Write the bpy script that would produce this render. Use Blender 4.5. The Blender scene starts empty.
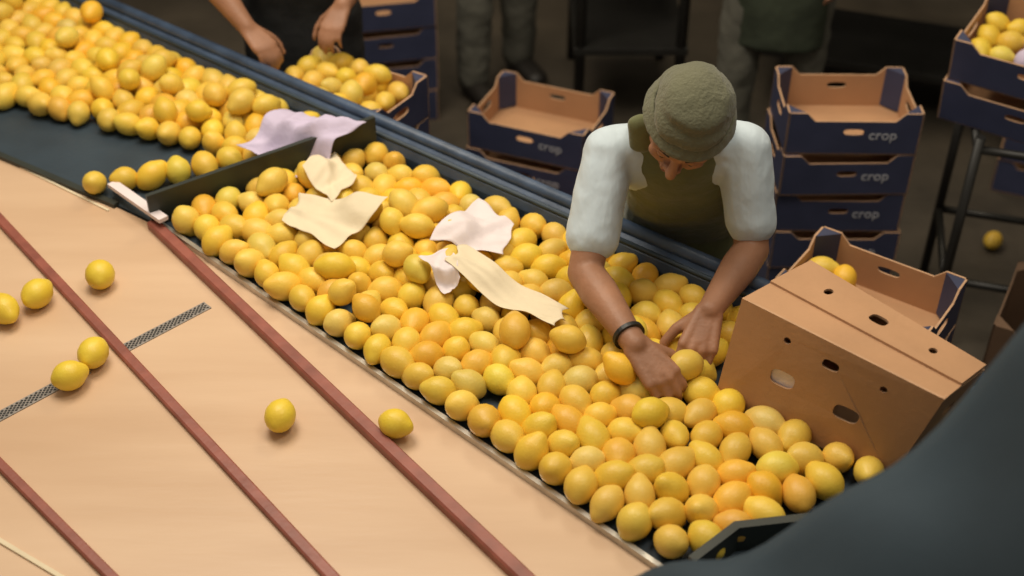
import bpy, bmesh, math, random
import numpy as np
from mathutils import Vector, Matrix, Euler
random.seed(7); np.random.seed(7)
V=Vector
scn=bpy.context.scene
try:
    scn.view_settings.view_transform='Standard'
except Exception: pass

# ------------------------------------------------------------ materials
def mat(name,col,rough=.6,var=.12,scale=12,bump=0.0,bscale=60,metal=0.0,col2=None,stretch=None,spec=.5,sheen=0,bdist=.01):
    m=bpy.data.materials.new(name); m.use_nodes=True
    nt=m.node_tree; b=nt.nodes['Principled BSDF']
    tc=nt.nodes.new('ShaderNodeTexCoord'); mp=nt.nodes.new('ShaderNodeMapping')
    nt.links.new(tc.outputs['Object'],mp.inputs[0])
    if stretch:
        mp.inputs['Rotation'].default_value=(0,0,math.radians(stretch[0])); mp.inputs['Scale'].default_value=(stretch[1],stretch[2],1)
    n=nt.nodes.new('ShaderNodeTexNoise'); n.inputs['Scale'].default_value=scale; n.inputs['Detail'].default_value=5
    nt.links.new(mp.outputs[0],n.inputs['Vector'])
    r=nt.nodes.new('ShaderNodeValToRGB')
    r.color_ramp.elements[0].position=.3; r.color_ramp.elements[1].position=.7
    c2=col2 or tuple(min(1,c*(1+var)) for c in col)
    c1=tuple(c*(1-var) for c in col) if not col2 else col
    r.color_ramp.elements[0].color=(*c1,1); r.color_ramp.elements[1].color=(*c2,1)
    nt.links.new(n.outputs['Fac'],r.inputs[0]); nt.links.new(r.outputs[0],b.inputs['Base Color'])
    b.inputs['Roughness'].default_value=rough; b.inputs['Metallic'].default_value=metal
    b.inputs['Specular IOR Level'].default_value=spec
    if sheen: b.inputs['Sheen Weight'].default_value=sheen
    if bump:
        n2=nt.nodes.new('ShaderNodeTexNoise'); n2.inputs['Scale'].default_value=bscale; n2.inputs['Detail'].default_value=4
        nt.links.new(mp.outputs[0],n2.inputs['Vector'])
        bp=nt.nodes.new('ShaderNodeBump'); bp.inputs['Strength'].default_value=bump; bp.inputs['Distance'].default_value=bdist
        nt.links.new(n2.outputs['Fac'],bp.inputs['Height']); nt.links.new(bp.outputs[0],b.inputs['Normal'])
    return m
M={}
M['floor']=mat('concrete_floor',(.065,.052,.037),.6,.4,3,.3,25)
M['wall']=mat('dark_wall',(.04,.037,.03),.8,.2,2)
M['wood']=mat('varnished_plywood',(.59,.385,.235),.40,.1,3,.04,30,col2=(.70,.485,.315),stretch=(50.5,.4,2.6))
M['rail']=mat('red_rail_paint',(.28,.085,.058),.45,.2,20,.1,60)
M['belt']=mat('blue_belt',(.030,.048,.066),.5,.2,6,.1,80)
M['bluerail']=mat('blue_rail_paint',(.048,.076,.13),.42,.3,14,.15,40)
M['darkboard']=mat('dark_divider_board',(.026,.031,.025),.5,.2,10)
M['metal']=mat('worn_metal',(.55,.53,.48),.35,.15,30,metal=.8)
M['mesh']=mat('metal_mesh_strip',(.22,.20,.18),.45,.2,90,.2,200,col2=(.36,.31,.27))
M['crateblue']=mat('blue_printed_cardboard',(.034,.040,.085),.6,.2,10,col2=(.046,.053,.11))
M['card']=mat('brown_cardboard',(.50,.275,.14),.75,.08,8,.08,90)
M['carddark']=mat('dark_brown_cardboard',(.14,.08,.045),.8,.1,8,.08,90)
M['cardedge']=mat('cardboard_edge',(.55,.33,.19),.8,.1,30)
M['white']=mat('white_print',(.48,.48,.52),.6,.03)
M['black']=mat('black_steel',(.018,.017,.015),.45,.2,10)
M['skin']=mat('skin',(.35,.17,.095),.5,.14,14,.12,120,spec=.4)
M['shirt']=mat('pale_blue_cotton',(.54,.62,.67),.9,.05,12,.6,6,sheen=.2,bdist=.03,stretch=(30,1.6,.7))
M['apron']=mat('olive_apron',(.125,.130,.050),.85,.15,10,.6,9,sheen=.2,bdist=.03)
M['cap']=mat('grey_olive_cap',(.125,.122,.070),.9,.12,10,.4,160,sheen=.2)
M['trouser']=mat('grey_trousers',(.13,.125,.10),.9,.2,8,.4,20)
M['darkcloth']=mat('black_cloth',(.018,.018,.018),.85,.3,8,.4,20)
M['smock']=mat('dark_green_smock',(.04,.05,.03),.85,.3,8,.4,20)
M['shoe']=mat('dark_leather',(.018,.015,.012),.5,.2,10)
M['hair']=mat('black_hair',(.012,.009,.007),.6,.3,60,.4,150)
M['eye']=mat('eye_white',(.6,.58,.55),.3,.02)
M['iris']=mat('dark_iris',(.02,.012,.008),.2,.05)
M['cream']=mat('cream_paper',(.78,.66,.46),.8,.05,9,.4,18)
M['pink']=mat('white_paper',(.80,.70,.70),.8,.05,9,.5,18)
M['lav']=mat('lavender_paper',(.58,.50,.66),.8,.1,12,.7,16)
M['tarp']=mat('navy_tarp',(.028,.047,.064),.8,.2,3,.4,6)
M['lip']=mat('lip_skin',(.25,.09,.06),.5,.1)

def lemonmat():
    m=bpy.data.materials.new('lemon_skin'); m.use_nodes=True
    nt=m.node_tree; b=nt.nodes['Principled BSDF']
    a=nt.nodes.new('ShaderNodeAttribute'); a.attribute_name='tint'
    tc=nt.nodes.new('ShaderNodeTexCoord')
    n=nt.nodes.new('ShaderNodeTexNoise'); n.inputs['Scale'].default_value=22; n.inputs['Detail'].default_value=4
    nt.links.new(tc.outputs['Object'],n.inputs['Vector'])
    mx=nt.nodes.new('ShaderNodeMix'); mx.data_type='RGBA'; mx.blend_type='MULTIPLY'
    r=nt.nodes.new('ShaderNodeValToRGB'); r.color_ramp.elements[0].position=.32; r.color_ramp.elements[0].color=(.96,.88,.70,1); r.color_ramp.elements[1].position=.62; r.color_ramp.elements[1].color=(1,1,1,1)
    nt.links.new(n.outputs['Fac'],r.inputs[0])
    mx.inputs['Factor'].default_value=.85
    nt.links.new(a.outputs['Color'],mx.inputs['A']); nt.links.new(r.outputs[0],mx.inputs['B'])
    nt.links.new(mx.outputs['Result'],b.inputs['Base Color'])
    b.inputs['Roughness'].default_value=.40
    b.inputs['Specular IOR Level'].default_value=.45
    v=nt.nodes.new('ShaderNodeTexNoise'); v.inputs['Scale'].default_value=300; v.inputs['Detail'].default_value=2
    nt.links.new(tc.outputs['Object'],v.inputs['Vector'])
    bp=nt.nodes.new('ShaderNodeBump'); bp.inputs['Strength'].default_value=.28; bp.inputs['Distance'].default_value=.0025
    nt.links.new(v.outputs['Fac'],bp.inputs['Height']); nt.links.new(bp.outputs[0],b.inputs['Normal'])
    return m
M['lemon']=lemonmat()

# ------------------------------------------------------------ helpers
def empty(name,loc=(0,0,0)):
    e=bpy.data.objects.new(name,None); e.empty_display_size=.1; scn.collection.objects.link(e); e.location=loc
    bpy.context.view_layer.update(); return e
def child(o,parent):
    o.parent=parent; o.matrix_parent_inverse=Matrix.Translation(-V(parent.location)) if parent.type=='EMPTY' else Matrix.Identity(4)
    return o
def mesh_obj(name,verts,faces,mats,parent=None,smooth=False,fm=None):
    me=bpy.data.meshes.new(name); me.from_pydata([tuple(v) for v in verts],[],faces)
    for m in (mats if isinstance(mats,(list,tuple)) else [mats]): me.materials.append(m)
    if fm:
        for i,f in enumerate(fm): me.polygons[i].material_index=f
    bm=bmesh.new(); bm.from_mesh(me); bmesh.ops.recalc_face_normals(bm,faces=bm.faces); bm.to_mesh(me); bm.free()
    if smooth:
        for p in me.polygons: p.use_smooth=True
    o=bpy.data.objects.new(name,me); scn.collection.objects.link(o)
    if parent: child(o,parent)
    return o
def bevel(o,w=.003,seg=2):
    md=o.modifiers.new('b','BEVEL'); md.width=w; md.segments=seg; md.limit_method='ANGLE'; return o
def prism(name,poly,z0,z1,m,parent=None,bv=.002):
    n=len(poly); vs=[(x,y,z0) for x,y in poly]+[(x,y,z1) for x,y in poly]
    fs=[tuple(range(n))[::-1],tuple(range(n,2*n))]+[(i,(i+1)%n,n+(i+1)%n,n+i) for i in range(n)]
    o=mesh_obj(name,vs,fs,m,parent)
    if bv: bevel(o,bv)
    return o
def sweep(name,path,prof,m,parent=None,smooth=False,closed=True):
    path=[V(p) for p in path]; P=[]; n=len(path); k=len(prof)
    for i,p in enumerate(path):
        a=(path[i]-path[i-1]).normalized() if i>0 else None
        b=(path[i+1]-path[i]).normalized() if i<n-1 else None
        d=(a+b).normalized() if a and b else (a or b)
        s=V((d.y,-d.x,0)).normalized()
        mit=1.0
        if a and b: mit=1/max(.5,s.dot(V((a.y,-a.x,0)).normalized()))
        for q in prof: P.append(p+s*q[0]*mit+V((0,0,q[1])))
    F=[]
    for i in range(n-1):
        for j in range(k if closed else k-1):
            F.append((i*k+j,i*k+(j+1)%k,(i+1)*k+(j+1)%k,(i+1)*k+j))
    if closed:
        F.append(tuple(range(k))); F.append(tuple((n-1)*k+j for j in range(k))[::-1])
    return mesh_obj(name,P,F,m,parent,smooth)
def box(name,c,size,m,parent=None,yaw=0,bv=.003,rot=None):
    hx,hy,hz=[s/2 for s in size]
    R=rot if rot else Matrix.Rotation(yaw,3,'Z')
    vs=[V(c)+R@V((sx*hx,sy*hy,sz*hz)) for sx in(-1,1) for sy in(-1,1) for sz in(-1,1)]
    fs=[(0,1,3,2),(4,6,7,5),(0,4,5,1),(2,3,7,6),(0,2,6,4),(1,5,7,3)]
    o=mesh_obj(name,vs,fs,m,parent)
    if bv: bevel(o,bv)
    return o
def tube(name,p0,p1,r,m,parent=None,seg=12):
    p0=V(p0);p1=V(p1); d=(p1-p0); q=d.to_track_quat('Z','Y').to_matrix(); L=d.length
    vs=[];
    for z in(0,L):
        for i in range(seg):
            a=2*math.pi*i/seg; vs.append(p0+q@V((r*math.cos(a),r*math.sin(a),z)))
    fs=[(i,(i+1)%seg,seg+(i+1)%seg,seg+i) for i in range(seg)]+[tuple(range(seg))[::-1],tuple(range(seg,2*seg))]
    o=mesh_obj(name,vs,fs,m,parent)
    for p in o.data.polygons[:seg]: p.use_smooth=True
    return o

def holes_mesh(outline,holes):
    cu=bpy.data.curves.new('tmp','CURVE'); cu.dimensions='2D'; cu.fill_mode='BOTH'
    for pl in [outline]+holes:
        s=cu.splines.new('POLY'); s.points.add(len(pl)-1)
        for i,p in enumerate(pl): s.points[i].co=(p[0],p[1],0,1)
        s.use_cyclic_u=True
    o=bpy.data.objects.new('tmp',cu); scn.collection.objects.link(o); bpy.context.view_layer.update()
    me=bpy.data.meshes.new_from_object(o.evaluated_get(bpy.context.evaluated_depsgraph_get()))
    bm=bmesh.new(); bm.from_mesh(me); bmesh.ops.remove_doubles(bm,verts=bm.verts,dist=1e-5)
    bm.verts.index_update()
    v=[(x.co.x,x.co.y) for x in bm.verts]; f=[tuple(y.index for y in x.verts) for x in bm.faces]
    bm.free(); bpy.data.objects.remove(o); bpy.data.curves.remove(cu); bpy.data.meshes.remove(me)
    return v,f
def oval(cx,cy,rx,ry,n=20,e=3.0):
    out=[]
    for i in range(n):
        a=2*math.pi*i/n; c=math.cos(a); s=math.sin(a)
        out.append((cx+rx*math.copysign(abs(c)**(2/e),c),cy+ry*math.copysign(abs(s)**(2/e),s)))
    return out
def rect(w=1,h=1): return [(0,0),(w,0),(w,h),(0,h)]
def panel(name,mapf,outline,holes,th,mout,min_,medge,parent):
    v,f=holes_mesh(outline,holes)
    P=[V(mapf(*a)) for a in v]
    o=V(mapf(0,0)); nrm=(V(mapf(outline[1][0],0))-o).cross(V(mapf(0,max(p[1] for p in outline)))-o).normalized()
    Q=[p-nrm*th for p in P]; n=len(P)
    faces=[];fm=[]
    cnt={}
    for a in f:
        nn=(P[a[1]]-P[a[0]]).cross(P[a[2]]-P[a[0]])
        if nn.dot(nrm)<0: a=a[::-1]
        faces.append(a); fm.append(0)
        faces.append(tuple(i+n for i in a[::-1])); fm.append(1)
        for i in range(len(a)):
            e=(a[i],a[(i+1)%len(a)]); cnt[e]=1
    for (a,b) in list(cnt):
        if (b,a) not in cnt:
            faces.append((b,a,a+n,b+n)); fm.append(2)
    me=bpy.data.meshes.new(name); me.from_pydata([tuple(p) for p in P+Q],[],faces)
    for m in (mout,min_,medge): me.materials.append(m)
    for i,x in enumerate(fm): me.polygons[i].material_index=x
    ob=bpy.data.objects.new(name,me); scn.collection.objects.link(ob); child(ob,parent); return ob

def text_mesh(name,txt,size,Mx,m,parent):
    cu=bpy.data.curves.new(name,'FONT'); cu.body=txt; cu.size=size; cu.extrude=.0006; cu.align_x='CENTER'; cu.align_y='CENTER'
    o=bpy.data.objects.new('t',cu); scn.collection.objects.link(o); bpy.context.view_layer.update()
    me=bpy.data.meshes.new_from_object(o.evaluated_get(bpy.context.evaluated_depsgraph_get()))
    bpy.data.objects.remove(o); me.transform(Mx); me.materials.clear(); me.materials.append(m)
    ob=bpy.data.objects.new(name,me); scn.collection.objects.link(ob); child(ob,parent); return ob

# ------------------------------------------------------------ camera
cam=bpy.data.cameras.new('camera'); co=bpy.data.objects.new('camera',cam); scn.collection.objects.link(co)
co.location=(0,0,2.6); co.rotation_euler=(math.radians(52),0,0)
cam.sensor_width=36; cam.lens=36*1300/1024
cam.dof.use_dof=True; cam.dof.focus_distance=2.6; cam.dof.aperture_fstop=2.0
cam.clip_start=.05
scn.camera=co

# ------------------------------------------------------------ room
prism('floor',[(-6,-2.5),(6,-2.5),(6,8),(-6,8)],-.1,0,M['floor'],bv=0)
prism('wall_back',[(-6,8),(6,8),(6,8.15),(-6,8.15)],0,4.5,M['wall'],bv=0)
prism('wall_left',[(-6.15,-2.5),(-6,-2.5),(-6,8.15),(-6.15,8.15)],0,4.5,M['wall'],bv=0)
prism('wall_right',[(6,-2.5),(6.15,-2.5),(6.15,8.15),(6,8.15)],0,4.5,M['wall'],bv=0)

# ------------------------------------------------------------ sorting table
Z=.85
tbl=empty('lemon_sorting_conveyor',(0,0,0))
far=lambda X:2.508-.788*X
near=[(-2.3,3.43),(-1.288,2.783),(-.938,2.56),(-.8206,2.478),(.24,1.47),(.335,1.38)]
beltpoly=near+[(.60,1.50),(1.0,1.55),(1.15,far(1.15)),(-2.3,far(-2.3))]
prism('belt',beltpoly,Z-.03,Z,M['belt'],tbl,bv=0)
fp=[(-2.3,far(-2.3),Z),(1.15,far(1.15),Z)]
prof=[(0,-.03),(0,.035),(-.006,.055),(-.02,.066),(-.04,.072),(-.062,.068),(-.075,.055),(-.08,.035),(-.08,-.12),(-.07,-.12),(-.07,-.03)]
sweep('far_side_wall',fp,prof,M['bluerail'],tbl)
tube('rail_tube',V(fp[0])+V((.618,.785,0))*.045+V((0,0,.075)),V(fp[1])+V((.618,.785,0))*.045+V((0,0,.075)),.016,M['bluerail'],tbl,16)
tube('rail_seam',V(fp[0])+V((.618,.785,0))*.012+V((0,0,.062)),V(fp[1])+V((.618,.785,0))*.012+V((0,0,.062)),.006,M['belt'],tbl,8)
sweep('near_metal_lip',[(-.8206,2.478,Z),(.24,1.47,Z),(.335,1.38,Z)],[(-.004,-.02),(-.004,.012),(.006,.012),(.006,-.02)],M['metal'],tbl)
sweep('upper_near_lip',[(-2.3,3.43,Z),(-1.288,2.783,Z),(-.938,2.56,Z)],[(-.004,-.02),(-.004,.008),(.012,.008),(.012,-.02)],M['darkboard'],tbl)
d0=V((-.835,2.47,Z));d1=V((-.335,2.765,Z))
dd=(d1-d0).normalized(); dn=V((-dd.y,dd.x,0))
vs=[];
for off in(0,.012):
    vs+= [d0+dn*off,d1+dn*off,d1+dn*off+V((0,0,.12)),d0+dn*off+V((0,0,.085))]
mesh_obj('divider_board',vs,[(0,1,2,3),(7,6,5,4),(0,4,5,1),(1,5,6,2),(2,6,7,3),(3,7,4,0)],M['darkboard'],tbl)
sweep('divider_end_strip',[(-.955,2.60,Z+.03),(-.80,2.45,Z+.03)],[(-.012,0),(-.012,.010),(.012,.010),(.012,0)],M['pink'],tbl)
sweep('end_plate',[(.30,1.43,Z),(.385,1.505,Z),(.52,1.525,Z),(.70,1.60,Z)],[(-.008,-.02),(-.008,.06),(.008,.06),(.008,-.02)],M['darkboard'],tbl)
deck=[(-2.3,3.43),(-1.288,2.783),(-.938,2.56),(-.8206,2.478),(.24,1.47),(.335,1.38),(.10,1.36),(.06,.6),(-2.3,.6)]
prism('wooden_deck',[(x,y-.006) for x,y in deck],Z-.03,Z-.003,M['wood'],tbl,bv=0)
def ext(a,b,ta,tb):
    a=V(a);b=V(b);d=(b-a).normalized(); return a-d*ta,b+d*tb
rp=[(-.014,0),(-.014,.016),(-.010,.02),(.010,.02),(.014,.016),(.014,0)]
a,b=ext((-.835,2.475,Z-.003),(.0136,1.443,Z-.003),0,.1); sweep('red_rail_1',[a,b],rp,M['rail'],tbl)
a,b=ext((-1.2,2.498,Z-.003),(-.31,1.443,Z-.003),.9,.4); sweep('red_rail_2',[a,b],[(x*.8,z*.6) for x,z in rp],M['rail'],tbl)
a,b=ext((-.953,1.704,Z-.003),(-.685,1.443,Z-.003),1.2,.6); sweep('red_rail_3',[a,b],[(x*.65,z*.6) for x,z in rp],M['rail'],tbl)
a,b=ext((-.8966,1.522,Z-.003),(-.77,1.443,Z-.003),1.0,.6); sweep('lower_plank_edge',[a,b],[(-.004,0),(-.004,.004),(.004,.004),(.004,0)],M['cream'],tbl)
def chainstrip(nm,a,b):
    a=V(a);b=V(b);sweep(nm,[a,b],[(-.014,0),(-.014,.002),(.014,.002),(.014,0)],M['mesh'],tbl)
    d=(b-a).normalized(); s=V((d.y,-d.x,0)); L=(b-a).length; vs=[];F=[]
    t=.006;i=0
    while t<L-.006:
        for o in ((-.0085,0,.0085) if i%2==0 else (-.00425,.00425)):
            c=a+d*t+s*o+V((0,0,.0026)); k=len(vs)
            vs+=[c-d*.0034,c+s*.0030,c+d*.0034,c-s*.0030]; vs+=[v-V((0,0,.0012)) for v in vs[k:k+4]]
            F+=[(k,k+1,k+2,k+3),(k,k+4,k+5,k+1),(k+1,k+5,k+6,k+2),(k+2,k+6,k+7,k+3),(k+3,k+7,k+4,k)]
        t+=.0052;i+=1
    mesh_obj(nm+'_links',vs,F,M['black'],tbl)
chainstrip('perforated_strip_1',(-.655,2.183,Z-.003),(-.815,2.025,Z-.003))
chainstrip('perforated_strip_2',(-.86,1.975,Z-.003),(-1.25,1.58,Z-.003))
sweep('plank_seam_1',[(-1.6,3.0,Z-.003),(-.955,2.54,Z-.003)],[(-.003,0),(-.003,.003),(.003,.003),(.003,0)],M['cream'],tbl)
for i,(x,y) in enumerate([(-2.1,1.0),(-.9,.9),(.0,1.2),(-2.1,3.9),(-1.0,3.17),(.1,2.32),(1.0,1.62)]):
    box('table_leg_%d'%i,(x,y,.40),(.06,.06,.80),M['black'],tbl)
sweep('under_beam',[(-2.3,far(-2.3)-.06,Z-.16),(1.15,far(1.15)-.06,Z-.16)],[(-.02,0),(-.02,.13),(.02,.13),(.02,0)],M['black'],tbl)
sweep('under_beam_near',[(-2.3,.7,Z-.16),(.05,.7,Z-.16)],[(-.02,0),(-.02,.13),(.02,.13),(.02,0)],M['black'],tbl)

# ------------------------------------------------------------ lemons
def lemon_template(nr=18,ns=16):
    vs=[];L=.0365;R=.0306
    prof=[]
    for i in range(nr+1):
        a=math.pi*i/nr; x=-math.cos(a); r=math.sin(a)**.98
        X=x*L*.96; rr=R*r
        if x>.80: X+= (x-.80)/.20*.0070
        if x<-.86: X-= (-.86-x)/.14*.0028
        prof.append((X,max(rr,0)))
    vs.append((prof[0][0],0,0))
    for X,r in prof[1:-1]:
        for j in range(ns):
            a=2*math.pi*j/ns; vs.append((X,r*math.cos(a),r*math.sin(a)))
    vs.append((prof[-1][0],0,0))
    F=[]
    for j in range(ns): F.append((0,1+(j+1)%ns,1+j))
    for i in range(nr-2):
        for j in range(ns):
            F.append((1+i*ns+j,1+i*ns+(j+1)%ns,1+(i+1)*ns+(j+1)%ns,1+(i+1)*ns+j))
    e=len(vs)-1;b=1+(nr-2)*ns
    for j in range(ns): F.append((b+j,b+(j+1)%ns,e))
    return np.array(vs),F
LV,LF=lemon_template()
def tint():
    t=random.random()
    if t<.76: c=(.86,.59,.075)
    elif t<.88: c=(.87,.51,.052)
    else: c=(.81,.62,.11)
    k=random.uniform(.87,1.06); return (min(1,c[0]*k),c[1]*k*random.uniform(.95,1.05),c[2]*random.uniform(.7,1.4))
def lemons(name,pts,flat=.7,tints=None,parent=None,scale=None):
    nv=len(LV); AV=np.zeros((nv*len(pts),3)); F=[]; C=np.ones((nv*len(pts),4),dtype=np.float32)
    for i,p in enumerate(pts):
        R=Matrix.Rotation(random.uniform(0,6.28),3,'Z')@Matrix.Rotation(random.gauss(0,flat*.6),3,'Y')@Matrix.Rotation(random.uniform(0,6.28),3,'X')
        s=(scale or 1)*random.uniform(.92,1.08); sl=random.uniform(.92,1.12)
        A=np.array(R)@np.diag([s*sl,s,s]); AV[i*nv:(i+1)*nv]=LV@A.T+np.array(p)
        F+= [tuple(k+i*nv for k in f) for f in LF]
        C[i*nv:(i+1)*nv,:3]=(tints[i] if tints else tint())
    me=bpy.data.meshes.new(name); me.from_pydata(AV.tolist(),[],F)
    at=me.color_attributes.new('tint','FLOAT_COLOR','POINT'); at.data.foreach_set('color',C.ravel())
    me.polygons.foreach_set('use_smooth',[True]*len(me.polygons)); me.materials.append(M['lemon']); me.update()
    o=bpy.data.objects.new(name,me); scn.collection.objects.link(o)
    if parent: child(o,parent)
    return o
def halfplane(a,b,inside):
    a=np.array(a,float);b=np.array(b,float);d=(b-a)/np.linalg.norm(b-a); n=np.array([-d[1],d[0]])
    if np.dot(n,np.array(inside)-a)<0: n=-n
    return n,np.dot(n,a)
def inbox(b,x,y):
    cx,cy,hx,hy,ang=b; ca,sa=math.cos(ang),math.sin(ang); q=(x-cx,y-cy)
    return abs(q[0]*ca+q[1]*sa)<hx+.03 and abs(-q[0]*sa+q[1]*ca)<hy+.03
def settle(n,planes,bounds,seed,r=.031,boxes=(),iters=500,z0=Z,balls=()):
    rg=np.random.RandomState(seed)
    P=[]
    while len(P)<n:
        x=rg.uniform(bounds[0],bounds[1]);y=rg.uniform(bounds[2],bounds[3])
        if all(np.dot(nn,(x,y))>c+r for nn,c in planes) and not any(inbox(b,x,y) for b in boxes):
            P.append((x,y,z0+r+rg.uniform(0,.14)))
    P=np.array(P); 
    for it in range(iters):
        P[:,2]-=.0022*(1-it/iters)+.0004
        for k in range(3):
            D=P[:,None,:]-P[None,:,:]; d=np.sqrt((D**2).sum(-1))+1e-9; np.fill_diagonal(d,1)
            ov=np.clip(2*r*.985-d,0,None); np.fill_diagonal(ov,0)
            P+= ((D/d[...,None])*(ov*.28)[...,None]).sum(1)
            for nn,c in planes:
                s=P[:,:2]@nn-c-r; m=s<0; P[m,:2]-=s[m,None]*nn
            for (bc,brd) in balls:
                q=P-np.array(bc); dd_=np.linalg.norm(q,axis=1); m=dd_<brd+r
                P[m]+=q[m]/dd_[m,None]*(brd+r-dd_[m])[:,None]
            for b in boxes:
                cx,cy,hx,hy,ang=b; ca,sa=math.cos(ang),math.sin(ang)
                q=P[:,:2]-np.array([cx,cy]); u=q[:,0]*ca+q[:,1]*sa; w=-q[:,0]*sa+q[:,1]*ca
                m=(np.abs(u)<hx+r)&(np.abs(w)<hy+r)
                for i in np.where(m)[0]:
                    pw=w[i]+hy+r; pu=u[i]+hx+r
                    if pw<pu: w[i]-=pw
                    else: u[i]-=pu
                    P[i,0]=cx+u[i]*ca-w[i]*sa; P[i,1]=cy+u[i]*sa+w[i]*ca
            P[:,2]=np.maximum(P[:,2],z0+r)
    return P
ins=(0,2.1)
planes=[halfplane((-.8206,2.478),(.24,1.47),ins),halfplane((-.345,far(-.345)),(.5,far(.5)),ins),
        halfplane((-.8206,2.478),(-.345,2.77),ins),halfplane((.30,1.445),(.80,1.70),(.3,1.7))]
cbox=(.595,1.875,.19,.11,math.atan2(-.6,.8))
HL=V((.275,1.875,.945)); HR=V((.372,1.955,.945))
P=settle(258,planes,(-.85,.85,1.35,2.8),3,boxes=[cbox],balls=[(tuple(HL),.035),(tuple(HR),.035)])
lemons('lemon_pile',list(P))
planes2=[halfplane((-1.354,2.996),(-.70,2.737),(-.9,3.05)),halfplane((-1.47,far(-1.47)),(-.5,far(-.5)),(-.9,2.9)),
         halfplane((-1.75,0),(-1.75,5),(0,3)),halfplane((-.80,2.60),(-.40,2.86),(-1,3))]
P2=settle(190,planes2,(-1.8,-.4,2.6,4),5)
row=[(-1.0,2.61),(-.9315,2.627),(-.87,2.641),(-.811,2.663),(-.75,2.685),(-.694,2.713),(-.636,2.735),(-.578,2.762)]
pp=[p for p in P2 if all((p[0]-a)**2+(p[1]-b)**2>.05**2 for a,b in row) and p[0]<-.50]
lemons('lemon_pile',list(pp)+[(a,b,Z+.031) for a,b in row])
for i,(x,y) in enumerate([(-.898,2.251),(-1.016,2.184),(-1.073,2.133),(-.847,1.991),(-.877,1.9217),(-.443,1.807),(-.222,1.7857)]):
    lemons('lemon',[(x,y,Z+.0285)],flat=.12,tints=[(.84,.62,.06)])

# ------------------------------------------------------------ papers : draped over the heap
def heap(x,y,PP,rad=.033):
    d2=(PP[:,0]-x)**2+(PP[:,1]-y)**2
    m=d2<.055**2
    if not m.any(): return Z+.03
    h=PP[m,2]+np.sqrt(np.clip(rad**2-d2[m]*.25,0,None)); return float(h.max())
def sheet(name,corners,lift,m,seed,PP,amp=.006,n=30,curl=.02,th=.0006,fold=.006,sm=3):
    rg=random.Random(seed); ph=[(rg.uniform(-60,60),rg.uniform(-60,60),rg.uniform(0,6.28)) for _ in range(6)]
    fl=[(rg.uniform(0,3.14),rg.uniform(-.3,.3)) for _ in range(6)]
    c=[V((x,y,0)) for x,y in corners]
    G=np.zeros((n+1,n+1,3))
    for j in range(n+1):
        for i in range(n+1):
            u=i/n;w=j/n
            uu=u+.03*math.sin(9*w+seed)*(abs(u-.5)*2)**2; ww=w+.03*math.sin(8*u+seed*2)*(abs(w-.5)*2)**2
            p=c[0]*(1-uu)*(1-ww)+c[1]*uu*(1-ww)+c[2]*uu*ww+c[3]*(1-uu)*ww
            G[j,i]=(p.x,p.y,heap(p.x,p.y,PP))
    for _ in range(sm):
        H=np.pad(G[:,:,2],1,mode='edge'); av=(H[:-2,1:-1]+H[2:,1:-1]+H[1:-1,:-2]+H[1:-1,2:])/4
        G[:,:,2]=np.maximum(av,G[:,:,2]*.6+av*.4)
    vs=[]
    for j in range(n+1):
        for i in range(n+1):
            u=i/n;w=j/n; x,y,z=G[j,i]
            h=amp*sum(math.sin(a*x+b*y+f) for a,b,f in ph)/6
            for t,o in fl: h+=fold*max(0,1-abs((u-.5)*math.cos(t)+(w-.5)*math.sin(t)-o)*9)
            h+=curl*((max(abs(u-.5),abs(w-.5))*2)**6)*.5*(1+math.sin(7*u+5*w+seed))
            vs.append((x,y,z+lift+h))
    F=[(j*(n+1)+i,j*(n+1)+i+1,(j+1)*(n+1)+i+1,(j+1)*(n+1)+i) for j in range(n) for i in range(n)]
    o=mesh_obj(name,vs,F,m,None,True)
    md=o.modifiers.new('s','SOLIDIFY'); md.thickness=th
    return o
P2a=np.array(list(pp)+[(a,b,Z+.031) for a,b in row])
sheet('wrapping_paper_sheet',[(-.495,2.575),(-.415,2.475),(-.363,2.575),(-.432,2.685)],.002,M['cream'],1,P,curl=.006,fold=.003,sm=20)
sheet('wrapping_paper_sheet',[(-.520,2.400),(-.390,2.300),(-.270,2.430),(-.485,2.505)],.002,M['cream'],2,P,curl=.006,fold=.003,sm=20)
sheet('wrapping_paper_sheet',[(-.180,2.302),(-.02,2.270),(.005,2.38),(-.075,2.49)],.002,M['pink'],3,P,curl=.006,fold=.004,sm=20)
sheet('wrapping_paper_sheet',[(-.138,2.186),(.09,1.985),(.115,2.087),(-.101,2.248)],.003,M['cream'],4,P,curl=.005,fold=.002,sm=25)
sheet('wrapping_paper_sheet',[(-.195,2.196),(-.1385,2.132),(-.108,2.16),(-.127,2.234)],.001,M['pink'],5,P,curl=.006,fold=.002,sm=12)
PL=np.vstack([P2a,[(-.5+.06*i,2.75-.03*i,Z+.075) for i in range(-1,4)]])
sheet('crumpled_lavender_paper',[(-.665,2.695),(-.49,2.595),(-.36,2.735),(-.53,2.86)],.008,M['lav'],6,PL,amp=.012,curl=.012,n=36,fold=.012,sm=12)

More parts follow.
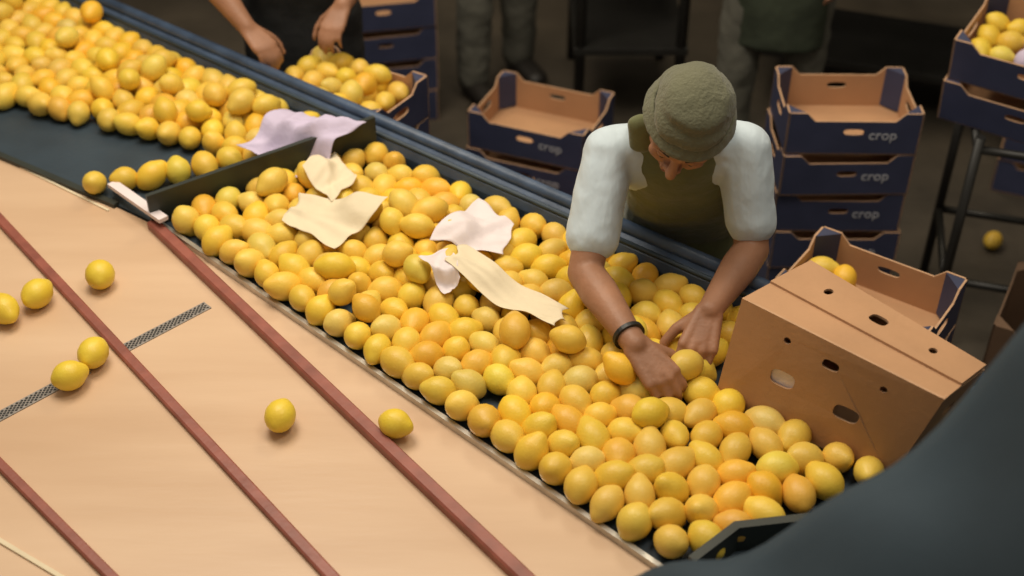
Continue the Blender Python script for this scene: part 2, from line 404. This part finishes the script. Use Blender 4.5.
# ------------------------------------------------------------ crates
def crate(parent,name,c,yaw,L=.39,W=.29,H=.12,label=True,mo=None,mi=None):
    R=Matrix.Rotation(yaw,3,'Z') if not isinstance(yaw,Matrix) else yaw
    c=V(c); mi=mi or M['card']; mo=mo or M['crateblue']
    T=lambda x,y,z: c+R@V((x,y,z))
    def side(l):
        return [(0,0),(l,0),(l,H+.010),(l-.05,H+.010),(l-.075,H-.015),(.075,H-.015),(.05,H+.010),(0,H+.010)]
    for s,nm in((-1,'front_wall'),(1,'back_wall')):
        if s<0: f=lambda u,v:T(u-L/2,-W/2,v)
        else: f=lambda u,v:T(L/2-u,W/2,v)
        panel(name+nm,f,side(L),[oval(L/2,H*.60,.028,.009)],.005,mo,mi,M['cardedge'] if mi==M['card'] else mi,parent)
    for s,nm in((-1,'left_wall'),(1,'right_wall')):
        if s<0: f=lambda u,v:T(-L/2,W/2-u,v)
        else: f=lambda u,v:T(L/2,u-W/2,v)
        panel(name+nm,f,side(W),[oval(W/2,H*.6,.035,.012)],.005,mo,mi,M['cardedge'] if mi==M['card'] else mi,parent)
    vs=[T(-L/2,-W/2,.004),T(L/2,-W/2,.004),T(L/2,W/2,.004),T(-L/2,W/2,.004)]
    vs+=[v-R@V((0,0,.004)) for v in vs]
    mesh_obj(name+'base',vs,[(0,1,2,3),(7,6,5,4),(0,4,5,1),(1,5,6,2),(2,6,7,3),(3,7,4,0)],mi,parent)
    k=.05
    for sx in(-1,1):
        for sy in(-1,1):
            a=T(sx*(L/2-.005),sy*(W/2-k),H+.009);b=T(sx*(L/2-k),sy*(W/2-.005),H+.009);cc=T(sx*(L/2-.005),sy*(W/2-.005),H+.009)
            dz=R@V((0,0,H))
            mesh_obj(name+'corner',[a,b,cc,a-dz,b-dz,cc-dz],[(0,1,2),(5,4,3),(0,3,4,1),(1,4,5,2),(2,5,3,0)],[mo],parent)
    if label:
        Mx=Matrix.Translation(T(L*.22,-W/2-.0012,H*.52))@R.to_4x4()@Matrix.Rotation(math.pi/2,4,'X')
        text_mesh(name+'print','crop',.042,Mx,M['white'],parent)
def stack(name,c,yaw,n,L=.39,W=.29,H=.12,jit=.006,label=True):
    e=empty(name,c)
    for i in range(n):
        crate(e,'tray_%d_'%i,(c[0]+random.uniform(-jit,jit),c[1]+random.uniform(-jit,jit),c[2]+i*(H+.012)),yaw+random.uniform(-.02,.02),L,W,H,label)
    return e
s1=stack('stack_of_fruit_crates',(.945,3.22,0),0.0,6,L=.37,W=.27)
s2=stack('stack_of_fruit_crates',(-.45,3.11,0),math.radians(-31),7,L=.36,W=.26,H=.115)
s3=stack('stack_of_fruit_crates',(.09,3.62,0),math.radians(-22),4)
s4=stack('stack_of_fruit_crates',(.82,2.345,0),math.radians(-36),6,L=.36,W=.26)
lemons('lemons_in_crate',[(-.46+a*math.cos(-.54)-b*math.sin(-.54),3.11+a*math.sin(-.54)+b*math.cos(-.54),.80+.032+.036*k) for k in range(2) for a in np.arange(-.14,.12-.03*k,.064) for b in np.arange(-.09,.10,.062)],parent=s2)
lemons('lemons_in_crate',[(.82+a*math.cos(-.63)-b*math.sin(-.63),2.345+a*math.sin(-.63)+b*math.cos(-.63),.665+.035+.03*k) for k in range(2) for a in (-.14,-.08) for b in (-.08,-.02,.05)],parent=s4)
cb=empty('open_brown_carton',(.2,3.33,0))
crate(cb,'body_',(.2,3.33,.0),math.radians(-25),.36,.27,.34,False,mo=M['card'])

# ------------------------------------------------------------ large perforated carton on belt
car=empty('cardboard_carton',(.595,1.87,.86))
A=V((.427,1.889,1.10));D=V((.735,1.625,1.09));E=V((.575,2.005,1.09));F_=V((.842,1.735,1.06))
B=V((.397,1.875,.862));C=V((.690,1.655,.862));G=V((.50,2.0,.862));H_=V((.80,1.76,.862))
def quad(a,b,c,d):
    return lambda u,v:a*(1-u)*(1-v)+b*u*(1-v)+c*u*v+d*(1-u)*v
pm=(M['card'],M['card'],M['cardedge'],car)
panel('front_panel',quad(B,C,D,A),rect(),[oval(.27,.83,.018,.030,e=2),oval(.5,.80,.042,.045),oval(.76,.82,.018,.030,e=2),oval(.31,.47,.065,.075),oval(.66,.43,.065,.07)],.005,*pm)
def lift(p,k): return p+V((0,0,k))
panel('top_flap_near',quad(lift(A,.0),lift(D,.0),lift(D.lerp(F_,.42),.004),lift(A.lerp(E,.42),.004)),rect(),[],.005,*pm)
panel('top_flap_far',quad(A.lerp(E,.40)+V((0,0,.009)),D.lerp(F_,.40)+V((0,0,.009)),lift(F_,.012),lift(E,.012)),rect(),[oval(.22,.5,.02,.10,e=2),oval(.5,.5,.045,.13),oval(.79,.5,.02,.10,e=2)],.005,*pm)
panel('back_panel',quad(H_,G,E,F_),rect(),[oval(.5,.6,.06,.06)],.005,*pm)
panel('left_panel',quad(G,B,A,E),rect(),[oval(.5,.7,.12,.06)],.005,*pm)
panel('right_panel',quad(C,H_,F_,D),rect(),[oval(.5,.7,.12,.06)],.005,*pm)
panel('bottom_panel',quad(B,G,H_,C),rect(),[],.005,*pm)
ln=[B.lerp(C,.14).lerp(A.lerp(D,.14),.25),B.lerp(C,.50).lerp(A.lerp(D,.50),.25),B.lerp(C,.50).lerp(A.lerp(D,.50),.62),B.lerp(C,.14).lerp(A.lerp(D,.14),.62)]
off=V((.0045,.0055,0))
mesh_obj('white_glare_sheet',[p+off for p in ln]+[p+off*1.3 for p in ln],[(0,1,2,3),(7,6,5,4),(0,4,5,1),(1,5,6,2),(2,6,7,3),(3,7,4,0)],M['pink'],car)  # sheet added behind the left slot, its white colour imitates glare in the hole

def ring(name,c,ro,ri,h,m,parent,rot):
    n=32; vs=[];F=[]
    for z in(-h/2,h/2):
        for r in(ro,ri):
            for i in range(n):
                a=2*math.pi*i/n; vs.append(V(c)+rot@V((r*math.cos(a),r*math.sin(a),z)))
    for i in range(n):
        j=(i+1)%n
        F+=[(i,j,2*n+j,2*n+i),(n+j,n+i,3*n+i,3*n+j),(i,n+i,n+j,j),(2*n+i,2*n+j,3*n+j,3*n+i)]
    return mesh_obj(name,vs,F,m,parent)

# ------------------------------------------------------------ figures
def hull_parts(parts,yawM=None):
    bm=bmesh.new()
    ic=bmesh.new(); bmesh.ops.create_icosphere(ic,subdivisions=3,radius=1); S=[v.co.copy() for v in ic.verts]; ic.free()
    for p in parts:
        c0,r0,c1,r1=p[:4]; R=p[4] if len(p)>4 and p[4] is not None else (yawM or Matrix.Identity(3))
        b=bmesh.new(); 
        pts=[]
        for c,r in((c0,r0),(c1,r1)):
            rv=V((r,r,r)) if not hasattr(r,'__len__') else V(r)
            for s in S: pts.append(V(c)+R@V((s.x*rv.x,s.y*rv.y,s.z*rv.z)))
        vs=[b.verts.new(q) for q in pts]
        bmesh.ops.convex_hull(b,input=vs)
        bmesh.ops.delete(b,geom=[v for v in b.verts if not v.link_faces],context='VERTS')
        bmesh.ops.recalc_face_normals(b,faces=b.faces)
        me=bpy.data.meshes.new('x'); b.to_mesh(me); b.free(); bm.from_mesh(me); bpy.data.meshes.remove(me)
    me=bpy.data.meshes.new('blob'); bm.to_mesh(me); bm.free(); return me
def blob(name,parts,m,parent,vox=.005,sm=4,disp=0,dscale=.06,yawM=None,keepfn=None):
    me=hull_parts(parts,yawM); o=bpy.data.objects.new(name,me); scn.collection.objects.link(o)
    r=o.modifiers.new('r','REMESH'); r.mode='VOXEL'; r.voxel_size=vox
    s=o.modifiers.new('s','SMOOTH'); s.iterations=sm; s.factor=.5
    if disp:
        t=bpy.data.textures.new(name,'CLOUDS'); t.noise_scale=dscale; t.noise_depth=2
        d=o.modifiers.new('d','DISPLACE'); d.texture=t; d.strength=disp; d.texture_coords='GLOBAL'; d.mid_level=.5
    bpy.context.view_layer.update()
    me2=bpy.data.meshes.new_from_object(o.evaluated_get(bpy.context.evaluated_depsgraph_get()))
    bpy.data.objects.remove(o)
    for p in me2.polygons: p.use_smooth=True
    me2.materials.clear(); me2.materials.append(m)
    ob=bpy.data.objects.new(name,me2); scn.collection.objects.link(ob); child(ob,parent); return ob
def hand_parts(w,d,n,ts,curl=1.0,k=1.0,spread=1.0):
    w=V(w);d=V(d).normalized(); n=V(n); n=(n-d*n.dot(d)).normalized(); s=d.cross(n).normalized()*ts
    P=[]; offs=[.029,.010,-.0095,-.028]; kl=[.083,.088,.084,.076]; fl=[.070,.078,.073,.058]; rr=[.0086,.0088,.0084,.0074]
    for o,l,f,r in zip(offs,kl,fl,rr):
        K=w+(d*l+s*o*spread)*k
        P.append((w+s*o*.55*k+d*.005*k,.013*k,K,.0108*k))
        ang=0; p=K
        for fr,da in((.44,.55*curl),(.31,.75*curl),(.25,.5*curl)):
            ang+=da; dirv=(d*math.cos(ang)+n*math.sin(ang)+s*o*3.0*(spread-.6)).normalized()
            q=p+dirv*f*fr*k; r2=r*.94; P.append((p,r*k,q,r2*k)); p=q; r=r2
    P.append((w+d*.03*k+n*.004*k,(.016*k),w+d*.07*k+n*.004*k,.016*k))
    t0=w+(d*.022+s*.022+n*.006)*k; t1=t0+(d*.028+s*.026+n*.014).normalized()*.042*k
    t2=t1+(d*.75+s*.35+n*.45).normalized()*.034*k; t3=t2+(d*.8-s*.05+n*.55).normalized()*.027*k
    P+=[(t0,.014*k,t1,.0115*k),(t1,.0112*k,t2,.0098*k),(t2,.0098*k,t3,.0082*k)]
    return P
def head_parts(c,f,u,k=1.0):
    c=V(c);f=V(f).normalized();u=V(u);u=(u-f*u.dot(f)).normalized();s=f.cross(u).normalized()
    R=Matrix((s,f,u)).transposed()
    L=lambda x,y,z:c+R@V((x,y,z))*k
    P=[(L(0,-.012,.025),V((.074,.09,.082))*k,L(0,.008,.02),V((.071,.082,.078))*k,R),
       (L(0,.03,-.02),V((.058,.052,.05))*k,L(0,.05,-.085),V((.030,.026,.020))*k,R),
       (L(-.045,.02,-.045),V((.018,.03,.02))*k,L(0,.055,-.092),V((.020,.018,.014))*k,R),
       (L(.045,.02,-.045),V((.018,.03,.02))*k,L(0,.055,-.092),V((.020,.018,.014))*k,R),
       (L(0,.084,.012),.009*k,L(0,.108,-.028),.012*k),
       (L(-.013,.092,-.033),.008*k,L(.013,.092,-.033),.008*k),
       (L(-.05,.072,.018),.010*k,L(-.012,.086,.018),.010*k),(L(.05,.072,.018),.010*k,L(.012,.086,.018),.010*k),
       (L(-.045,.065,-.02),.015*k,L(-.03,.072,-.03),.013*k),(L(.045,.065,-.02),.015*k,L(.03,.072,-.03),.013*k),
       (L(-.018,.082,-.058),.0065*k,L(.018,.082,-.058),.0065*k),(L(-.014,.08,-.068),.007*k,L(.014,.08,-.068),.007*k),
       (L(-.075,-.005,.012),V((.006,.016,.02))*k,L(-.073,-.003,-.022),V((.006,.010,.012))*k,R),
       (L(.075,-.005,.012),V((.006,.016,.02))*k,L(.073,-.003,-.022),V((.006,.010,.012))*k,R)]
    return P,L,R
def sph(name,c,r,m,parent,R=None):
    b=bmesh.new(); bmesh.ops.create_uvsphere(b,u_segments=16,v_segments=10,radius=1)
    rv=V((r,r,r)) if not hasattr(r,'__len__') else V(r)
    for v in b.verts:
        q=V((v.co.x*rv.x,v.co.y*rv.y,v.co.z*rv.z)); v.co=(R@q if R else q)+V(c)
    me=bpy.data.meshes.new(name); b.to_mesh(me); b.free(); me.materials.append(m)
    for p in me.polygons: p.use_smooth=True
    o=bpy.data.objects.new(name,me); scn.collection.objects.link(o); child(o,parent); return o

def person(name,J,vox=.006,shirt='shirt',trouser='trouser',apron=None,cap=None,sleeve='short',yaw=0,k=1.0,bracelet=False):
    Y=Matrix.Rotation(yaw,3,'Z'); e=empty(name,(J['pelvis'][0],J['pelvis'][1],0))
    g={a:V(b) for a,b in J.items() if a in('pelvis','waist','chest','neck','head','shL','shR','elL','elR','wrL','wrR','hipL','hipR','knL','knR','anL','anR')}
    toe=Y@V((0,-1,0))
    body=[(g['chest'],V((.125,.085,.11))*k,g['waist'],V((.115,.08,.09))*k,Y),(g['waist'],V((.115,.08,.09))*k,g['pelvis'],V((.135,.09,.09))*k,Y),
          (g['shL'],.05*k,g['chest'],.085*k),(g['shR'],.05*k,g['chest'],.085*k),
          (g['chest'].lerp(g['neck'],.6),.06*k,g['neck'],.052*k),(g['neck'],.052*k,g['head'],.05*k)]
    for s in 'LR':
        body+=[(g['sh'+s],.048*k,g['el'+s],.038*k),(g['el'+s],.039*k,g['el'+s].lerp(g['wr'+s],.3),.041*k),(g['el'+s].lerp(g['wr'+s],.3),.041*k,g['wr'+s],.026*k),
               (g['hip'+s],.078*k,g['kn'+s],.052*k),(g['kn'+s],.052*k,g['an'+s],.034*k),(g['an'+s],.030*k,g['an'+s]+toe*.10*k-V((0,0,.045*k)),.022*k)]
        body+=hand_parts(g['wr'+s],J['hd'+s],J['hn'+s],J['ts'+s],J.get('curl',1.0),k*J.get('hk',1.0))
    hp,L,R=head_parts(g['head'],J['f'],J['u'],k); body+=hp
    blob('body',body,M['skin'],e,vox,3)
    for sx in(-1,1):
        sph('eye',L(sx*.031,.074,.002),.0125*k,M['eye'],e); sph('iris',L(sx*.031,.0835,-.001),.0055*k,M['iris'],e)
        sph('eyelid',L(sx*.031,.0755,.0045),.0132*k,M['skin'],e)
        blob('eyebrow',[(L(sx*.018,.091,.020),.0035*k,L(sx*.045,.080,.021),.003*k)],M['hair'],e,.0018,1)
    sph('lips',L(0,.0855,-.063),V((.02,.006,.005))*k,M['lip'],e,R)
    top=[(g['chest'],V((.135,.098,.11))*k,g['waist'],V((.13,.096,.09))*k,Y),(g['waist'],V((.13,.096,.09))*k,g['pelvis'],V((.15,.105,.09))*k,Y),
         (g['shL'],.060*k,g['chest'],.090*k),(g['shR'],.060*k,g['chest'],.090*k),
         (g['shL'],.050*k,g['neck'].lerp(g['chest'],.25),.060*k),(g['shR'],.050*k,g['neck'].lerp(g['chest'],.25),.060*k)]
    for s in 'LR':
        if sleeve=='short':
            m_=g['sh'+s].lerp(g['el'+s],.70); top+=[(g['sh'+s],.059*k,m_,.058*k)]
        else:
            m_=g['el'+s].lerp(g['wr'+s],.25); top+=[(g['sh'+s],.064*k,g['el'+s],.052*k),(g['el'+s],.052*k,m_,.047*k)]
    blob('shirt',top,M[shirt],e,vox*1.1,6,disp=.014*k,dscale=.10)
    tr=[(g['pelvis'],V((.152,.108,.09))*k,g['hipL'].lerp(g['hipR'],.5),V((.145,.105,.08))*k,Y)]
    for s in 'LR':
        tr+=[(g['hip'+s],.095*k,g['kn'+s],.074*k),(g['kn'+s],.074*k,g['an'+s]+V((0,0,.01)),.066*k)]
        blob('shoe',[(g['an'+s]+V((0,0,-.03*k))-toe*.02*k,V((.048,.055,.045))*k,g['an'+s]+toe*.15*k-V((0,0,.040*k)),V((.048,.045,.034))*k,Y)],M['shoe'],e,.008,3)
    blob('trousers',tr,M[trouser],e,vox*1.2,3,disp=.02*k,dscale=.08)
    if apron:
        fr=V(J.get('front',toe)).normalized()
        of=J.get('aoff',.0)
        ap=[(g['chest']+fr*(.058+of)*k+V((0,0,.015)),V((.112,.066,.092))*k,g['waist']+fr*(.045+of)*k,V((.134,.080,.08))*k,Y),
            (g['waist']+fr*(.040+of)*k,V((.142,.085,.08))*k,g['pelvis']+fr*.028*k,V((.158,.095,.08))*k,Y),
            (g['pelvis']+fr*.028*k,V((.158,.095,.08))*k,g['knL'].lerp(g['knR'],.5)+fr*.04+V((0,0,.05)),V((.17,.08,.02))*k,Y)]
        flat=V((.030,.020,.020))*k
        for s in 'LR':
            sd=(g['sh'+s]-g['chest']); sd=V((sd.x,sd.y*.3,0)).normalized()
            a=g['chest']+fr*(.098+of)*k+sd*.075*k+V((0,0,.045*k))
            b_=g['neck'].lerp(g['sh'+s],.55)+V((0,0,.048*k))+fr*(.036+of)*k
            b2=g['neck'].lerp(g['sh'+s],.55)+V((0,0,.042*k))-fr*.02*k
            c_=g['chest']-fr*.085*k+sd*.07*k
            ap+=[(a,flat,b_,flat),(b_,flat,b2,flat),(b2,flat,c_,flat)]
        blob('apron',ap,M[apron],e,vox*1.1,4,disp=.008*k,dscale=.09)
    if cap:
        cp=[(L(0,.008,.072),V((.079,.086,.042))*k,L(0,-.045,.036),V((.081,.070,.056))*k,R),
            (L(0,-.045,.030),V((.081,.070,.060))*k,L(0,-.065,-.012),V((.070,.045,.042))*k,R),
            (L(0,-.002,.112),V((.066,.070,.024))*k,L(0,-.015,.070),V((.083,.090,.045))*k,R)]
        blob('cap_crown',cp,M[cap],e,.004,4,disp=.012,dscale=.06)
        bp_=[]
        N=28; pr=None
        for i in range(N+1):
            a=2*math.pi*i/N; sn=math.sin(a)
            q0=L(.083*math.cos(a),-.010+.094*sn,.052+.018*sn); q1=L(.094*math.cos(a),-.010+(.112 if sn>0 else .104)*sn,.030+.022*sn)
            if pr:
                bp_.append((pr[0],.0045,q1,.0038)); bp_.append((pr[1],.0038,q0,.0045)); bp_.append((pr[0],.0045,q0,.0045)); bp_.append((pr[1],.0042,q1,.0042)); bp_.append((q0,.0045,q1,.0038))
            pr=(q0,q1)
        blob('cap_brim',bp_,M[cap],e,.0032,2,disp=.005,dscale=.05)
        blob('hair',[(L(0,-.035,.0),V((.0765,.065,.06))*k,L(0,-.05,-.045),V((.062,.045,.03))*k,R)],M['hair'],e,.005,2)
    else:
        blob('hair',[(L(0,-.03,.045),V((.08,.085,.075))*k,L(0,-.055,-.02),V((.072,.05,.05))*k,R)],M['hair'],e,.006,2,disp=.01,dscale=.03)
    if bracelet:
        w=g['wrL'].lerp(g['elL'],.12); d=(g['wrL']-g['elL']).normalized(); q=d.to_track_quat('Z','Y').to_matrix()
        ring('bracelet',w,.033,.026,.009,M['black'],e,q)
    return e

mainJ=dict(pelvis=(.41,2.51,.86),waist=(.39,2.44,.98),chest=(.345,2.355,1.12),neck=(.34,2.285,1.235),head=(.340,2.200,1.290),
  shL=(.200,2.285,1.165),shR=(.480,2.29,1.175),elL=(.150,2.12,.985),elR=(.503,2.20,.985),wrL=(.238,1.915,.965),wrR=(.395,2.02,.965),
  hipL=(.33,2.53,.82),hipR=(.49,2.53,.82),knL=(.31,2.51,.45),knR=(.49,2.54,.45),anL=(.30,2.55,.09),anR=(.50,2.58,.09),
  hdL=(.55,-.60,-.40),hnL=(.25,.1,-1),tsL=1,hdR=(-.30,-.75,-.42),hnR=(-.2,.1,-1),tsR=-1,
  f=(-.28,-.80,-.56),u=(.14,-.48,.9),front=(-.10,-.85,.45),curl=.95,hk=1.10,aoff=.024)
for s,want in(('L',1),('R',-1)):
    d=V(mainJ['hd'+s]).normalized(); n=V(mainJ['hn'+s]); n=(n-d*n.dot(d)).normalized(); sv=d.cross(n)
    mainJ['ts'+s]=1 if sv.x*want>0 else -1
person('fruit_packer_worker',mainJ,vox=.0040,apron='apron',cap='cap',k=.95,bracelet=True)

def standing(base,yaw,k=1.0,arms=None,lean=0):
    Y=Matrix.Rotation(yaw,3,'Z'); b=V((base[0],base[1],0))
    T=lambda x,y,z:b+Y@V((x,y,z))*k
    J=dict(pelvis=T(0,0,.95),waist=T(0,-.01,1.08),chest=T(0,-.03,1.27),neck=T(0,-.03,1.46),head=T(0,-.06,1.60),
      shL=T(-.17,-.02,1.40),shR=T(.17,-.02,1.40),elL=T(-.21,-.02,1.12),elR=T(.21,-.02,1.12),wrL=T(-.20,-.14,.90),wrR=T(.20,-.14,.90),
      hipL=T(-.09,0,.90),hipR=T(.09,0,.90),knL=T(-.11,-.04,.49),knR=T(.11,.02,.49),anL=T(-.12,-.02,.09),anR=T(.13,.06,.09),
      hdL=Y@V((.1,-.4,-.9)),hdR=Y@V((-.1,-.4,-.9)),hnL=Y@V((1,0,0)),hnR=Y@V((-1,0,0)),tsL=1,tsR=1,f=Y@V((0,-.9,-.35)),u=Y@V((0,-.3,1)),curl=.5,front=Y@V((0,-1,0)))
    if arms: J.update(arms)
    for s in 'LR':
        d=V(J['hd'+s]).normalized(); n=V(J['hn'+s]); n=(n-d*n.dot(d)).normalized(); sv=d.cross(n)
        want=Y@V((1 if s=='L' else -1,-.5,0)); J['ts'+s]=1 if sv.dot(want)>0 else -1
    return J
pa=standing((-.62,3.52),0,.97,dict(elL=(-.83,3.28,1.12),wrL=(-.71,3.17,1.01),elR=(-.38,3.42,1.12),wrR=(-.46,3.26,1.03),
    shL=(-.79,3.44,1.34),shR=(-.45,3.44,1.34),hdL=(.6,-.5,-.45),hnL=(.2,0,-1),hdR=(-.3,-.7,-.45),hnR=(-.1,0,-1),curl=.8))
person('background_worker',pa,vox=.007,shirt='darkcloth',trouser='darkcloth',apron='darkcloth',cap='cap',k=.95)
pb=standing((-.06,4.65),.5,1.0)
person('background_worker',pb,vox=.009,shirt='trouser',trouser='trouser',k=1.0,sleeve='long',yaw=.5)
pc=standing((.90,4.05),-.25,1.0)
person('background_worker',pc,vox=.009,shirt='trouser',trouser='trouser',apron='smock',k=1.0,sleeve='long',yaw=-.25)

# ------------------------------------------------------------ right rack with tilted crates
rk=empty('crate_stand',(1.35,3.2,0))
for i,(x,y) in enumerate([(1.28,3.05),(1.62,2.95),(1.36,3.42),(1.70,3.32)]):
    tube('post_%d'%i,(x,y,0),(x,y,.74),.014,M['black'],rk)
for i,(a,b) in enumerate([((1.28,3.05),(1.62,2.95)),((1.36,3.42),(1.70,3.32)),((1.28,3.05),(1.36,3.42)),((1.62,2.95),(1.70,3.32))]):
    tube('top_bar_%d'%i,(*a,.70),(*b,.70),.012,M['black'],rk); tube('low_bar_%d'%i,(*a,.25),(*b,.25),.012,M['black'],rk)
Rt=Matrix.Rotation(math.radians(-35),3,'Z')@Matrix.Rotation(math.radians(10),3,'X')
crate(rk,'tray_1_',(1.46,3.20,.74),Rt,.42,.30,.12)
crate(rk,'tray_2_',(1.46,3.19,.87),Rt,.42,.30,.12)
lemons('lemons_in_crate',[tuple(V((1.46,3.19,.93))+Rt@V((a,b,0))) for a in (-.16,-.1) for b in (-.08,-.01,.06)],parent=rk)
for i,(a,b) in enumerate([(-.03,-.08),(-.03,0),(-.03,.08),(.04,-.08),(.11,-.07),(.05,0),(.12,.01),(.06,.08),(.14,.08)]):
    sph('wrapped_fruit_%d'%i,V((1.46,3.19,.935))+Rt@V((a,b,0)),.034,M['lav'],rk)
bt=empty('back_workbench',(1.6,4.6,0))
box('bench_top',(1.7,4.55,.62),(1.5,.5,.04),M['black'],bt,yaw=-.35)
for i,(x,y) in enumerate([(1.1,4.6),(1.05,4.95),(2.3,4.15),(2.4,4.5)]): box('leg_%d'%i,(x,y,.3),(.04,.04,.6),M['black'],bt)
box('lower_shelf',(1.7,4.55,.2),(1.4,.45,.03),M['black'],bt,yaw=-.35)
br=empty('background_rack',(.45,4.7,0))
for i,(x,y) in enumerate([(.25,4.3),(.62,4.3),(.25,4.9),(.62,4.9)]): tube('post_%d'%i,(x,y,0),(x,y,1.6),.02,M['black'],br)
for i,z in enumerate((.35,.8,1.25)): box('shelf_%d'%i,(.435,4.6,z),(.42,.64,.03),M['black'],br)
stack('stack_of_fruit_crates',(-.5,4.5,0),.2,4,label=False)
stack('stack_of_fruit_crates',(1.95,3.95,0),-.4,3,label=False)
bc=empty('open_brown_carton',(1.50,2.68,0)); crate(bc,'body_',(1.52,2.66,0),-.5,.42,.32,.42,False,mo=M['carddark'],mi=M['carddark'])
lemons('lemon',[(1.62,3.55,.031)],flat=.1)

# ------------------------------------------------------------ tarp covered machine in the foreground
rid=[(.10,1.09),(.195,1.145),(.341,1.225),(.474,1.335),(.548,1.43),(.615,1.60),(.70,1.80),(.85,1.95),(1.25,2.0)]
def rz(X):
    xs=[a for a,b in rid]; return float(np.interp(X,xs,[b for a,b in rid]))
n=44; vs=[];F=[]
def tarp(u,w):
    X=.10+u*1.1
    zr=sum(rz(X+o) for o in(-.04,0,.04))/3; Yr=1.20
    if w<.3:
        q=w/.3; y=Yr+.09*(1-q)**.5; z=.02+(zr-.02)*q**.5
    else:
        q=(w-.3)/.7; y=Yr-.6*q; z=zr-.12*q-(zr-.14)*q**3
    y+=.015*math.sin(9*X+4*w)*(1 if w>.1 else 0); z+=(.012*math.sin(14*X+2)+.01*math.sin(23*X+9*w)+.012*math.sin(31*X-17*w))*(min(1,w*4))*(1-max(0,w-.9)*10)
    return (X,y,max(z,.02))
for j in range(n+1):
    for i in range(n+1): vs.append(tarp(i/n,j/n))
F=[(j*(n+1)+i,j*(n+1)+i+1,(j+1)*(n+1)+i+1,(j+1)*(n+1)+i) for j in range(n) for i in range(n)]
to=mesh_obj('tarp_covered_machine',vs,F,M['tarp'],None,True)
md=to.modifiers.new('s','SOLIDIFY'); md.thickness=.01

# ------------------------------------------------------------ lighting
w=bpy.data.worlds.new('world'); scn.world=w; w.use_nodes=True
w.node_tree.nodes['Background'].inputs[0].default_value=(1.0,.88,.70,1); w.node_tree.nodes['Background'].inputs[1].default_value=.34
def area(name,loc,target,size,power,col,sy=None):
    l=bpy.data.lights.new(name,'AREA'); l.size=size; l.energy=power; l.color=col
    if sy: l.shape='RECTANGLE'; l.size_y=sy
    o=bpy.data.objects.new(name,l); scn.collection.objects.link(o); o.location=loc
    o.rotation_euler=(V(target)-V(loc)).to_track_quat('-Z','Y').to_euler(); return o
area('ceiling_lamp_main',(-.8,2.8,3.5),(-.2,2.2,.85),1.4,60,(1,.90,.75))
area('ceiling_lamp_second',(.9,1.9,3.9),(.35,2.1,.85),.9,26,(1,.93,.80))
area('ceiling_lamp_back',(.6,5.0,3.9),(.6,4.2,0),1.0,30,(1,.86,.62))
